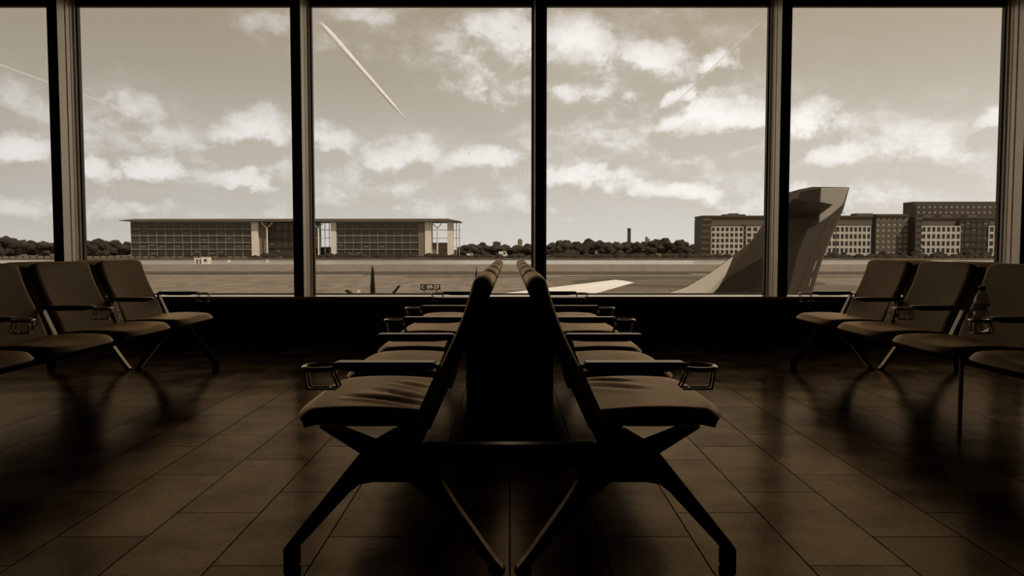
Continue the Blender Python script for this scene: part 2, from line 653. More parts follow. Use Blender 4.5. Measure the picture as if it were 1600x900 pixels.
def back_mb():
    rings = []
    NT_ = 29
    front0, front1 = Vector((.292, .405)), Vector((.112, .862))
    up = (front1 - front0).normalized()
    nrm = Vector((-up.y, up.x))          # towards the middle of the bench
    if nrm.x > 0:
        nrm = -nrm
    L = (front1 - front0).length
    for j in range(NT_):
        u = -1 + 2 * j / (NT_ - 1)
        uu = math.copysign(abs(u) ** .75, u)
        y = uu * SW / 2
        edge = max(0, (abs(uu) - .88) / .12) ** 2
        inset = .024 * edge
        ring = []
        for i in range(15):                # front face, bottom to top, slight lumbar curve
            t = i / 14
            bow = .014 * math.sin(t * math.pi) * (1 - uu * uu) - .006 * math.sin(t * 2 * math.pi)
            p = front0 + up * (L - .034 * abs(uu) ** 9) * t + nrm * (bow + inset)
            ring.append((p.x, y, p.y))
        th = .066
        topc = front0 + up * (L - .034 * abs(uu) ** 9) + nrm * (th / 2)
        for i in range(1, 8):              # rolled top
            a = math.pi * i / 8
            rr = th / 2 - inset * .8
            p = topc - nrm * rr * math.cos(a) + up * .024 * math.sin(a)
            ring.append((p.x, y, p.y))
        for i in range(12):
            t = 1 - i / 11
            p = front0 + up * (L - .034 * abs(uu) ** 9) * t + nrm * (th - .022 * (1 - t) - inset * .8)
            ring.append((p.x, y, p.y))
        rings.append(ring)
    return MB().loft(rings)


def arm_mb():
    """arm pad lengthwise along x"""
    prof = rounded([(.222, .599), (.222, .622), (.518, .622), (.532, .612), (.500, .599), (.460, .592), (.30, .592)], .008, 3)
    return MB().prism([tuple(p) for p in prof], -.022, .022, 'y')


def arm_support_mb():
    pts = [(.232, .612), (.216, .608), (.212, .594), (.222, .570), (.290, .420), (.322, .365)]
    m = MB()
    n = len(pts)
    out = []
    for i, p in enumerate(pts):
        p = Vector(p)
        a, b = Vector(pts[max(0, i - 1)]), Vector(pts[min(n - 1, i + 1)])
        t = (b - a).normalized()
        out.append((p, Vector((-t.y, t.x)) * .007))
    poly = [tuple(p + q) for p, q in out] + [tuple(p - q) for p, q in reversed(out)]
    return m.prism(poly, -.019, .019, 'y')


def cup_ring_mb():
    m = MB()
    c = (.566, 0, .604)
    m.tube([(c[0] + .051 * math.cos(a), .051 * math.sin(a), c[2]) for a in [2 * math.pi * k / 28 for k in range(28)]], .0075, 8, closed=True)
    return m


def cup_basket_mb():
    m = MB()
    for y in (-.018, .018):
        m.tube([(.530, y, .594), (.522, y, .57), (.512, y, .546), (.519, y, .541), (.596, y, .541), (.604, y, .546), (.612, y * .9, .600)],
               .0035, 6)
    m.tube([(.602, -.02, .541), (.602, .02, .541)], .0035, 6)
    m.tube([(.54, -.02, .541), (.54, .02, .541)], .0035, 6)
    return m


def leg_outer_mb():
    poly = [(.20, .375), (.405, .385), (.425, .378), (.662, .082), (.668, .072), (.668, .012), (.632, .012), (.632, .068),
            (.470, .245), (.440, .268), (.40, .275), (.20, .275)]
    return MB().prism(poly, -.028, .028, 'y')


def leg_inner_mb():
    poly = [(.235, .330), (.160, .205), (.045, .040), (.036, .030), (.020, .012), (.052, .012), (.075, .035), (.210, .200), (.30, .275), (.30, .33)]
    return MB().prism(poly, -.02, .02, 'y')


def bracket_mb():
    poly = [(.30, .352), (.30, .425), (.345, .425), (.40, .392), (.50, .432), (.56, .436), (.43, .352), (.40, .345)]
    return MB().prism(poly, -.022, .022, 'y')


def socket_panel_mb():
    """slanted plate under an armrest without a cup ring"""
    poly = [(.17, .599), (.243, .599), (.300, .410), (.227, .410)]
    return MB().prism(poly, -.046, .046, 'y')


seat_me = seat_mb().mesh('seat', M_LEATHER)
sharpen(seat_me, 50)
seat_creased = seat_mb([(.285, -.12, .50, .02, .007, .018), (.275, -.22, .56, -.10, .008, .020), (.30, .08, .42, .16, .005, .016)]).mesh('seat', M_LEATHER)
sharpen(seat_creased, 50)
seat_creased_b = seat_mb([(.285, .14, .50, .00, .005, .02), (.285, .25, .46, .16, .006, .018)]).mesh('seat', M_LEATHER)
sharpen(seat_creased_b, 50)
back_me = back_mb().mesh('backrest', M_LEATHER_BACK)
sharpen(back_me, 50)
arm_me = arm_mb().mesh('armrest', M_ARM)
sup_me = arm_support_mb().mesh('arm_support', M_PALE)
ring_me = cup_ring_mb().mesh('cup_ring', M_CHROME, True)
bask_me = cup_basket_mb().mesh('cup_basket', M_CHROME, True)
lego_me = leg_outer_mb().mesh('leg', M_BLACK)
legi_me = leg_inner_mb().mesh('leg', mat('dark_polished', sep_tone(.45), .22, 1.0))
brk_me = bracket_mb().mesh('seat_bracket', M_BLACK)
sock_me = socket_panel_mb().mesh('socket_panel', M_LEATHER)
foot_me = MB().lathe([(.026, 0), (.026, .008), (.016, .013), (.012, .02)], 14).mesh('foot', M_BLACK, True)
beam_me = MB().box(.29, .37, -.04, NS * PITCHY + .04, .315, .375).mesh('beam', M_BLACK)
sockr_me = MB().tube([(.289 * .020 * math.sin(a), .020 * math.cos(a), -.957 * .020 * math.sin(a)) for a in [2 * math.pi * k / 16 for k in range(16)]], .004, 6, closed=True).mesh('socket_ring', M_STEEL, True)
NO_CUP = (1, 4)


def make_bench(name, x, label, near_creased=False):
    root = empty(name, (x, Y0, 0))
    tag(root, label, 'bench', 'back to back seat rows in the lounge')
    for side in (0, 1):                     # 0 faces +x, 1 faces -x
        def put(nm, me, y, par=root, loc=None):
            o = bpy.data.objects.new(nm, me)
            COL.objects.link(o)
            o.parent = par
            if par is root:
                o.location = (0, y, 0)
                if side:
                    o.scale = (-1, 1, 1)
            elif loc is not None:
                o.location = loc
            return o
        for s in range(NS):
            yc = (s + .5) * PITCHY + .02
            me = seat_me
            if near_creased and s == 0:
                me = seat_creased if side else seat_creased_b
            elif near_creased and s == 2:
                me = seat_creased_b
            put('seat', me, yc)
            put('backrest', back_me, yc)
        for s in range(NS + 1):
            y = s * PITCHY
            a = put('armrest', arm_me, y)
            put('arm_support', sup_me, 0, a, (0, 0, 0))
            if s in NO_CUP:
                p = put('socket_panel', sock_me, y)
                for q in range(3):
                    put('socket_ring', sockr_me, 0, p, (.2525 + .0166 * q, 0, .570 - .055 * q))
            else:
                put('cup_ring', ring_me, 0, a, (0, 0, 0))
                put('cup_basket', bask_me, 0, a, (0, 0, 0))
        put('beam', beam_me, 0)
        for y in (-.04, NS * PITCHY):
            lo = put('leg', lego_me, y)
            put('foot', foot_me, 0, lo, (.65, 0, 0))
            li = put('leg', legi_me, y)
            put('foot', foot_me, 0, li, (.04, 0, 0))
            put('seat_bracket', brk_me, y)
        for s in range(NS):
            put('seat_bracket', brk_me, (s + .5) * PITCHY + .02)
    for y in (-.04, NS * PITCHY):
        o = MB().box(-.25, .25, -.022, .022, .322, .384).build('crossbar', M_ARM, root, bevel=.004)
        o.location = (0, y, 0)
    if near_creased:                        # added dark panel, keeps window light off the floor between the rows
        o = MB().prism([(-.26, .0), (.26, .0), (.26, .42), (.165, .60), (.14, .655), (-.14, .655), (-.165, .60), (-.26, .42)], -.012, .012).build('added_light_blocker', M_BLACK, root)
        o.location = (0, 2.25, 0)
    return root


bench_mid = make_bench('waiting_bench', 0, 'dark leather back-to-back bench standing in the middle of the aisle, running to the central mullion', True)
bench_left = make_bench('waiting_bench', -2.98, 'dark leather bench row against the left edge, facing the middle bench, with empty cup rings')
bench_right = make_bench('waiting_bench', 2.90, 'dark leather bench row at the right edge holding a water bottle in its cup ring')
# slim post under the right bench
po = MB().tube([(-.51, 1.72, 0), (-.51, 1.72, .405)], .012, 10).build('support_post', M_PALE, bench_right)

# water bottle in the cup ring
bx, by, bz = 2.90 - .566, Y0 + 2 * PITCHY, .5455
bot = empty('water_bottle', (bx, by, bz))
tag(bot, 'clear plastic water bottle standing in the right bench cup ring', 'bottle')
prof = [(.001, .004), (.026, 0), (.034, .006), (.0355, .02), (.0355, .055), (.0335, .06), (.0355, .065), (.0355, .10), (.0335, .105), (.0355, .11), (.0355, .145),
        (.033, .165), (.024, .186), (.0145, .200), (.0135, .210)]
MB().lathe(prof, 28).build('bottle_body', M_PET, bot, smooth=True)
wp = [(.001, .006), (.025, .003), (.0325, .009), (.034, .022), (.034, .055), (.032, .06), (.034, .065), (.034, .096), (.001, .0961)]
MB().lathe(wp, 28).build('water_fill', M_WATER_IN, bot, smooth=True)
MB().lathe([(.0155, .208), (.0155, .228), (.014, .230), (.001, .230)], 20).build('cap', mat('bottle_cap', sep_tone(.05), .4), bot, smooth=True)
MB().lathe([(.0358, .112), (.0359, .113), (.0359, .142), (.0358, .143)], 28).build('label_band', clear_material('bottle_label', (.55, .5, .42, 1), .06, .2), bot, smooth=True)

# ------------------------------------------------------------------ airfield
def ground_strip(name, y0, y1, z, m, x0=-900, x1=900):
    return structure(MB().box(x0, x1, y0, y1, z - .05, z).build(name, m))


def gd(py, z=GROUND):
    return on_ground(CX, py, z).y


M_GRASS = mat('airfield_grass', (.225, .183, .138, 1), .95, var=.5, scale=.8, stretch=(.7, .3, 1), detail=8)
M_RUNWAY = mat('runway_asphalt', sep_tone(.075), .9, var=.2, scale=.05)
M_TAXI = mat('taxiway_asphalt', sep_tone(.085), .9, var=.2, scale=.08)
M_LINE = mat('white_marking', soft_tone(.62), .8, var=.1)
M_APRON = mat('apron_concrete', sep_tone(.18), .9, var=.2, scale=.2)
QUAY_N, QUAY_F = gd(413), gd(406)
structure(MB().box(-1500, 1500, YW + .5, 70, GROUND - 1, GROUND - .06).build('ground', M_APRON))
structure(MB().box(-1500, 1500, 70, QUAY_N, GROUND - 1.2, GROUND).build('field_ground', M_GRASS))
ground_strip('runway_road', gd(429.5), gd(424.5), GROUND + .06, M_RUNWAY)
ground_strip('taxiway_road', gd(433.2), gd(432.2), GROUND + .06, M_TAXI, -20, 900)
# runway edge lines
for (a, b, py, t) in ((385, 566, 430.6, 1.3), (1078, 1150, 429.0, 1.0), (860, 1075, 431.0, .35), (230, 380, 431.2, .35)):
    p, q = on_ground(a, py), on_ground(b, py)
    structure(MB().box(p.x, q.x, p.y - t, p.y + t, GROUND + .055, GROUND + .075).build('runway_line', M_LINE))
# curved taxiway on the right with its thin edge line
def ring_strip(name, cx, cy, rx, ry, a0, a1, wd, z, m):
    mb = MB()
    n = 40
    vs = []
    for k in range(n + 1):
        a = R(a0 + (a1 - a0) * k / n)
        for s in (-1, 1):
            vs.append((cx + (rx + s * wd) * math.cos(a), cy + (ry + s * wd) * math.sin(a), z))
    top = [(2 * k, 2 * k + 1, 2 * k + 3, 2 * k + 2) for k in range(n)]
    mb.add(vs, top)
    return structure(mb.build(name, m))
c_ = on_ground(1085, 441)
ring_strip('curved_taxiway_road', c_.x, c_.y, 17, 15, 0, 360, 3.2, GROUND + .03, M_TAXI)
c2 = on_ground(1000, 441)
structure(MB().box(on_ground(860, 441).x, on_ground(1290, 441).x, gd(456), gd(434), GROUND + .0, GROUND + .02).build('apron_road', mat('apron_dark', sep_tone(.165), .95, var=.35, scale=.12, stretch=(.4, 1, 1))))
for (x, y, r_, a, b) in ((905, 431.2, 8, 180, 275),):
    c3 = on_ground(x, y)
    ring_strip('taxiway_line', c3.x + 2, c3.y, 9, 12, 180, 262, .45, GROUND + .08, M_LINE)

# dock
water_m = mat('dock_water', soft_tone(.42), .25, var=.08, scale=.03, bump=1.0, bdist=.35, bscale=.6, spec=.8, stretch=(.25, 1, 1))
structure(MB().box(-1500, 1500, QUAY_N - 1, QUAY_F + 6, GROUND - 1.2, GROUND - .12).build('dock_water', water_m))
M_QUAY = mat('quay_stone', sep_tone(.11), .9, var=.3, scale=.15)
structure(MB().box(-1500, 1500, QUAY_F, QUAY_F + 4, GROUND - 1.0, GROUND + .9).build('quay_wall', M_QUAY))
structure(MB().box(-3000, 3000, QUAY_F + 4, 3500, GROUND - 1.5, GROUND + .1).build('far_bank_ground', mat('far_bank', sep_tone(.14), .95, var=.3, scale=.03)))
posts = MB()
xa = -260
while xa < 330:
    posts.box(xa, xa + .5, QUAY_F + 1, QUAY_F + 1.5, GROUND + .9, GROUND + 1.9)
    xa += 3.4
posts.box(-260, 330, QUAY_F + 1.2, QUAY_F + 1.3, GROUND + 1.45, GROUND + 1.58)
tag(posts.build('quay_railing', mat('railing_iron', sep_tone(.05), .7)), 'long dark railing of short posts along the far dock edge', 'railing', kind='stuff')

# airfield sign "C 09-27"
def text_mesh(body, size, m, parent, name, loc, depth=.01):
    cu = bpy.data.curves.new(name, 'FONT')
    cu.body = body
    cu.size = size
    cu.extrude = depth
    cu.align_x = 'CENTER'
    cu.align_y = 'CENTER'
    o = bpy.data.objects.new(name, cu)
    COL.objects.link(o)
    dg = bpy.context.evaluated_depsgraph_get()
    me = bpy.data.meshes.new_from_object(o.evaluated_get(dg))
    bpy.data.objects.remove(o)
    me.materials.clear()
    me.materials.append(m)
    q = bpy.data.objects.new(name, me)
    COL.objects.link(q)
    q.parent = parent
    q.location = loc
    q.rotation_euler = (math.pi / 2, 0, 0)
    return q


sy = gd(457)
sa, sb = at(657, 444, sy), at(688, 453, sy)
sg = empty('airfield_sign', ((sa.x + sb.x) / 2, sy, GROUND))
tag(sg, 'small black taxiway sign reading C 09-27 standing on the airfield grass', 'sign')
sw, z0, z1 = (sb.x - sa.x), sb.z - GROUND, sa.z - GROUND
split = -sw / 2 + sw * .27
MB().box(-sw / 2, split, -.1, .1, z0, z1).build('letter_board', mat('sign_black', sep_tone(.012), .6), sg)
MB().box(split, sw / 2, -.1, .1, z0, z1).build('number_board', mat('sign_dark', sep_tone(.045), .6), sg)
for fx in (-.8, .8):
    MB().box(fx - .05, fx + .05, -.05, .05, 0, z0).build('post', M_BLACK, sg)
M_LETTER = mat('sign_letters', soft_tone(.75), .6)
text_mesh('C', (z1 - z0) * .80, M_LETTER, sg, 'lettering', ((-sw / 2 + split) / 2, -.11, (z0 + z1) / 2))
t2 = text_mesh('09-27', (z1 - z0) * .86, M_LETTER, sg, 'lettering', ((split + sw / 2) / 2, -.11, (z0 + z1) / 2))
t2.scale = (1.05, 1, 1)

# white hut beside the water
hy = gd(412.8)
ha, hb = at(303, 402, hy), at(326, 412.8, hy)
hut = empty('white_hut', ((ha.x + hb.x) / 2, hy, GROUND))
tag(hut, 'small white airfield hut on the grass in front of the long glass building', 'hut')
hw_, hz = (hb.x - ha.x), ha.z - GROUND
M_WHITE = mat('white_paint', soft_tone(.72), .6, var=.06)
MB().box(-.02 * hw_, hw_ / 2, 0, 2.5, 0, hz).build('cabin', M_WHITE, hut)
MB().box(-hw_ / 2, -.02 * hw_, .2, 2.3, hz * .72, hz * .9).build('canopy_roof', M_WHITE, hut)
MB().box(-hw_ / 2, -hw_ / 2 + .5, .2, 2.3, 0, hz * .72).build('side_wall', M_WHITE, hut)
MB().box(-.22 * hw_, -.16 * hw_, .2, 2.3, 0, hz * .72).build('side_wall', M_WHITE, hut)
MB().box(hw_ * .2, hw_ * .36, -.02, 0, hz * .35, hz * .75).build('window', mat('dark_glass', sep_tone(.03), .15), hut)
for (x, lab) in ((358, 'small white marker board on the grass right of the white hut'), (418, 'small white marker board on the grass below the forked column'),
               (560, 'short white marker on the near grass left of the upright dark aircraft fin')):
    my = gd(412.5) if x != 560 else gd(459)
    p0 = at(x, 412, my)
    mk = empty('marker_board', (p0.x, my, GROUND))
    tag(mk, lab, 'marker')
    bw = .45 if x != 560 else .17
    MB().box(-bw, bw, -.06, .06, .45 if x != 560 else .1, 1.5 if x != 560 else .5).build('board', M_WHITE, mk)
    MB().box(-.06, .06, -.05, .05, 0, .45).build('post', M_BLACK, mk)

# ------------------------------------------------------------------ parked aircraft with the big tail
D = 38.0
M_FIN = mat('fin_paint', sep_tone(.10), .4, var=.12, scale=.4)
M_FIN_DARK = mat('fin_dark_paint', sep_tone(.03), .4, var=.12, scale=.4)
M_FIN_LIGHT = mat('fin_light_paint', soft_tone(.95), .5)
M_FIN_TOP = mat('fin_tip_paint', soft_tone(.55), .5)
M_WING = mat('wing_white', (.95, .89, .80, 1), .5)
org = at(1160, 459, D + 2)
YAW = R(-27)                                # local +x runs aft along the fuselage, turned towards the terminal
jet = empty('parked_airliner', (org.x, org.y, GROUND), YAW)
tag(jet, 'parked jet airliner with tall swept tail fin beside the right mullion and a white wing', 'aircraft')
JO = Vector((org.x, org.y, GROUND))
AX = Vector((math.cos(YAW), math.sin(YAW), 0))
NX_ = Vector((-math.sin(YAW), math.cos(YAW), 0))
CAM_P = Vector((0, 0, CAM_Z))


def jl(px, py):
    """point of the aircraft's middle plane behind a pixel, in the aircraft's own frame"""
    v = direction(px, py)
    p = CAM_P + v * ((JO - CAM_P).dot(NX_) / v.dot(NX_)) - JO
    return Vector((p.dot(AX), 0, p.z))


def jw(p):
    q = p - JO
    return Vector((q.dot(AX), q.dot(NX_), q.z))


def fin_poly(pts):
    return [(jl(x, y).x, jl(x, y).z) for x, y in pts]


LE = [(1020, 466), (1045, 457), (1075, 447), (1110, 426), (1147, 399), (1173, 378), (1196, 346), (1214, 320), (1232, 301), (1250, 296), (1271, 292)]
TE = [(1327, 293), (1318, 326), (1297, 375), (1281, 417), (1269, 459), (1265, 480)]


def blade(pts, th, core=None):
    """flat-sided body with thinned rim: outline at the mid plane, inset outlines at +-th"""
    P = fin_poly(pts)
    cx = sum(p[0] for p in P) / len(P)
    cz = sum(p[1] for p in P) / len(P)
    ins = [(cx + (x - cx) * .96, cz + (z - cz) * .975) for x, z in P]
    mb = MB()
    n = len(P)
    vs = [(x, -th, z) for x, z in ins] + [(x, 0, z) for x, z in P] + [(x, th, z) for x, z in ins]
    fs = [tuple(range(n)), tuple(reversed(range(2 * n, 3 * n)))]
    for a in (0, n):
        fs += [(a + i, a + (i + 1) % n, a + n + (i + 1) % n, a + n + i) for i in range(n)]
    return mb.add(vs, fs)


# main fin split in its painted fields, each a shell reaching through the fin's thickness
def field(name, pts, th, m, parent=jet):
    P = fin_poly(pts)
    return MB().prism(P, -th, th, 'y').build(name, m, parent, bevel=.03)


field('fin', LE + TE[:4] + [(1269, 459), (1262, 482), (1020, 482)], .16, M_FIN)
field('fin_swoosh', [(1020, 467), (1045, 458), (1075, 448), (1110, 427), (1147, 400), (1135, 430), (1123, 450), (1112, 461), (1100, 470)], .175, M_FIN_LIGHT)
field('fin_lower_field', [(1112, 462), (1126, 446), (1140, 432), (1170, 415), (1196, 400), (1214, 372), (1232, 340), (1252, 300), (1282, 294), (1280, 349), (1262, 360), (1248, 395), (1232, 459), (1228, 476), (1112, 476)], .172, M_FIN_DARK)
field('fin_tip', [(1283, 294), (1326, 294), (1317, 320), (1300, 335), (1280, 349)], .178, M_FIN_TOP)
rud = field('rudder', [(1296, 340), (1309, 338), (1296, 375), (1280, 417), (1268, 459), (1264, 476), (1240, 476), (1252, 440), (1270, 395)], .182, M_FIN)
for (a, b) in (((1276, 408), (1270, 424)), ((1268, 434), (1264, 448))):
    field('rudder_mark', [a, (a[0] + 1.2, a[1]), (b[0] + 1.2, b[1]), b], .188, M_FIN_LIGHT)


def stabilizer(near):
    zr = jl(1262, 337).z
    xr0, xr1 = jl(1208, 337).x, jl(1279, 337).x
    if near:
        t0, t1 = jw(at(1240, 310, 32.8)), jw(at(1302, 320, 32.4))
    else:
        t0, t1 = jw(at(1292, 331, 43.6)), jw(at(1323, 333, 43.4))
    def sec(a, b, y, za, zb, th):
        m = a * .6 + b * .4
        zm = za * .6 + zb * .4
        return [(a, y, za), (m, y, zm + th), (b, y, zb), (m, y, zm - th)]
    return MB().loft([sec(xr0, xr1, 0, zr, zr, .15), sec(t0.x, t1.x, (t0.y + t1.y) / 2, t0.z, t1.z, .06)]).build('stabilizer', M_FIN_DARK, jet)


stabilizer(True)
stabilizer(False)
fr_, fz = 1.15, 1.25
x_t = jl(1285, 459).x
MB().lathe([(.05, x_t + 1.6), (.35, x_t + .4), (.8, x_t - 2.5), (1.05, x_t - 5.5), (fr_, x_t - 8.5), (fr_, x_t - 22), (1.05, x_t - 24), (.8, x_t - 25.4), (.3, x_t - 26.2), (.03, x_t - 26.5)],
           22, (0, 0, fz), 'x').build('fuselage', M_WING, jet, smooth=True)


def wing(sign):
    r0, r1 = jl(700, 463).x, jl(868, 463).x
    zr = 2.25
    t0, t1 = jw(at(962, 437, 58)), jw(at(991, 441.5, 57.2))
    a = [(r0, sign * .8, zr), (r0 * .6 + r1 * .4, sign * .8, zr + .12), (r1, sign * .8, zr), (r0 * .6 + r1 * .4, sign * .8, zr - .3)]
    ty = (t0.y + t1.y) / 2
    zt = (t0.z, t1.z)
    b = [(t0.x, sign * ty, zt[0]), (t0.x * .6 + t1.x * .4, sign * ty, sum(zt) / 2 + .04), (t1.x, sign * ty, zt[1]), (t0.x * .6 + t1.x * .4, sign * ty, sum(zt) / 2 - .1)]
    return MB().loft([a, b]).build('wing', M_WING, jet)


wing(1)
wing(-1)
for (gx, gy) in ((x_t - 12, 1.6), (x_t - 12, -1.6), (x_t - 23, 0)):
    gl = MB().tube([(gx, gy, .4), (gx, gy * .5, fz)], .09, 8).build('landing_gear', M_BLACK, jet)
    MB().lathe([(.2, -.12), (.4, -.1), (.4, .1), (.2, .12)], 18, (0, 0, 0), 'x').build('wheel', M_BLACK, gl, smooth=False, loc=(gx, gy, .4)).rotation_euler.z = math.pi / 2

# two dark tails of light aircraft seen end on
M_DARKFIN = mat('dark_tail_paint', sep_tone(.012), .8, spec=.1)


def light_plane(px, top_py, d, label, plane=True):
    p = at(px, top_py, d)
    r = empty('light_aircraft', (p.x, d, GROUND))
    tag(r, label, 'aircraft')
    H = p.z - GROUND
    poly = [(.02, H), (.05, H), (.10, H - 1.0), (.17, H - 1.9), (.20, 1.7), (-.13, 1.7), (-.10, H - 1.6), (-.04, H - .6)]
    MB().prism(poly, -.35, .35, 'y', [(x * .8 - .01, z - (.25 if i < 2 else 0)) for i, (x, z) in enumerate(poly)]).build('tail_fin', M_DARKFIN, r)
    for s in (-1, 1) if plane else ():
        ti = 2.82 if s < 0 else 3.10
        q = [(s * .12, 1.95), (s * 1.14, 2.42), (s * 1.74, ti), (s * 1.80, ti - .05), (s * 1.28, 2.36), (s * .12, 1.75)]
        MB().prism(q, -.35, .35, 'y').build('tailplane', M_DARKFIN, r)
    MB().tube([(0, -.8, 1.9), (0, 2, 1.7), (0, 4.5, 1.45), (0, 6.5, 1.35), (0, 7.2, 1.3)], [.15, .4, .6, .55, .2], 14).build('fuselage', M_DARKFIN, r, smooth=True)
    MB().box(-4.2, 4.2, 3.8, 5.0, 1.15, 1.28).build('wing', M_DARKFIN, r)
    for gx, gy in ((-1.1, 4.4), (1.1, 4.4), (0, 6.6)):
        MB().tube([(gx, gy, 0.0), (gx * .5, gy, 1.3)], .07, 8).build('landing_gear', M_BLACK, r)
    return r


light_plane(582, 415, 50, 'dark narrow aircraft tail fin seen end-on on the grass left of the C 09-27 sign')
light_plane(744, 416, 62, 'dark aircraft tail tip just left of the middle bench backrests', False)

# ------------------------------------------------------------------ long glass building across the dock
DB = 455.0
M_GL = mat('office_glass', sep_tone(.045), .2, var=.5, scale=.12)
M_SPAN = mat('spandrel', soft_tone(.32), .6)
M_PIER = mat('pale_pier', soft_tone(.78), .7, var=.08, scale=.2)
M_MID = mat('mid_wall', sep_tone(.20), .7, var=.1, scale=.2)
M_DKW = mat('dark_cladding', sep_tone(.06), .6, var=.2, scale=.1)
M_ROOF = mat('roof_sheet', sep_tone(.14), .6, var=.15, scale=.1)


class Far:
    """helper that turns facade pixels at one depth into local metres of a building"""
    def __init__(s, name, px, d, label, cat='building', base=402):
        s.d = d
        p = at(px, base, d)
        s.o = Vector((p.x, d, GROUND + .1))
        s.root = empty(name, s.o)
        tag(s.root, label, cat)

    def l(s, px, py):
        p = at(px, py, s.d) - s.o
        return p.x, p.z

    def box(s, name, x0, x1, yt, yb, f, b, m, parent=None, ground=False):
        a, zt = s.l(x0, yt)
        c, zb = s.l(x1, yb)
        if ground:
            zb = 0
        return MB().box(a, c, f, b, zb, zt).build(name, m, parent or s.root)


B1 = Far('glass_office', 454, DB, 'long low glass office building with a thin overhanging roof across the dock')
# roof blade with tapered ends
(x0, zt), (x1, zb) = B1.l(190, 342.5), B1.l(719, 346.5)
rp = [(x0, zb + .5), (x0 + 5, zb), (x1 - 1, zb), (x1, zb + .3), (x1 - 7, zt + .2), (x0 + 10, zt), (x0, zb + .7)]
MB().prism(rp, -4, 26, 'y').build('roof', M_ROOF, B1.root)
for rx in (240, 330, 480, 590, 640):
    B1.box('roof_unit', rx, rx + 22, 341.3, 342.6, 6, 14, M_ROOF)


def glazed(B, x0, x1, yt, yb, rows, cols, spans, depth=20, f=0.0, glass=M_GL):
    B.box('core', x0, x1, yt, yb, f + .6, f + depth, M_DKW, ground=True)
    a, z1 = B.l(x0, yt)
    c, z0 = B.l(x1, yb)
    wv, hv = (c - a) / cols, (z1 - z0) / rows
    pane = MB().box(-wv / 2 + .18, wv / 2 - .18, -.12, .12, -hv / 2 + .35, hv / 2 - .35).mesh('pane', glass)
    for r_ in range(rows):
        for k in range(cols):
            inst('pane', pane, B.root, (a + (k + .5) * wv, f + .42 + random.uniform(-.06, .06), z0 + (r_ + .5) * hv))
        sl = MB().box(a, c, f - .35, f + .6, z0 + (r_ + 1) * hv - .32, z0 + (r_ + 1) * hv + .12)
        sl.build('floor_slab', spans, B.root)
    mb = MB()
    for k in range(cols + 1):
        mb.box(a + k * wv - .1, a + k * wv + .1, f - .02, f + .6, z0, z1)
    mb.build('facade_posts', spans, B.root)
    # blinds and desks seen behind the glass as pale short strips
    bl = MB().box(-wv * .28, wv * .28, -.05, .05, -.35, .35).mesh('blind', M_MID)
    for r_ in range(rows):
        for k in range(cols):
            if random.random() < .22:
                inst('blind', bl, B.root, (a + (k + random.uniform(.4, .6)) * wv, f + .26, z0 + (r_ + random.choice((.4, .62))) * hv))


glazed(B1, 204, 393, 347, 400, 5, 14, M_SPAN)
B1.box('pier', 393, 404, 347, 402, -.6, 14, M_PIER, ground=True)
B1.box('side_wall', 404, 417, 347, 402, 2, 18, M_MID, ground=True)
glazed(B1, 417, 490, 347, 400, 4, 7, M_DKW, 16, 3.0)
B1.box('pier', 517, 526, 347, 402, -.6, 14, M_PIER, ground=True)
glazed(B1, 526, 654, 347, 400, 5, 10, M_SPAN)
B1.box('side_wall', 654, 664, 347, 402, -.2, 18, M_MID, ground=True)
B1.box('pier', 664, 674, 347, 402, -.8, 10, M_PIER, ground=True)
B1.box('pier', 699, 708, 347, 396, -.8, 6, M_PIER, ground=True)
B1.box('low_wall', 674, 699, 379, 399, 6, 7, M_MID, ground=True)
for cx_ in (492, 499, 507, 514, 713, 717.5):
    B1.box('column', cx_ - .7, cx_ + .7, 347, 400, 1, 1.6, M_SPAN, ground=True)
for yy in (359, 372, 386):
    B1.box('crossbeam', 490, 517, yy - .5, yy + .5, 1.2, 1.5, M_SPAN)
    B1.box('crossbeam', 674, 719, yy - .4, yy + .4, 5.8, 6.1, M_SPAN)
B1.box('link_wall', 490, 517, 386, 400, 12, 13, M_DKW, ground=True)
for cx_ in (418, 498, 683.5):
    (a, z0), (a1, z1) = B1.l(cx_, 357), B1.l(cx_ + 9, 347)
    m = MB().tube([(a, -1.2, 0), (a, -1.2, z0)], .45, 8)
    m.tube([(a, -1.2, z0), (a - (a1 - a), -1.2, z1)], .32, 8)
    m.tube([(a, -1.2, z0), (a1, -1.2, z1)], .32, 8)
    m.build('forked_column', M_PIER, B1.root)
for k in range(9):
    xx = 205 + k * 50
    B1.box('plinth_panel', xx, xx + 38, 400.0, 402.2, -2.6, -2.2, M_MID, ground=True)

# ------------------------------------------------------------------ office blocks on the right bank
M_STONE = mat('pale_stone', soft_tone(.52), .8, var=.08, scale=.1)
M_BRICKY = mat('brown_stone', sep_tone(.12), .8, var=.15, scale=.1)
M_BAND = mat('band_stone', sep_tone(.085), .8)
M_WIN = mat('window_dark', sep_tone(.035), .25, var=.3, scale=.2)
M_WINLIT = mat('window_pale', soft_tone(.32), .4)


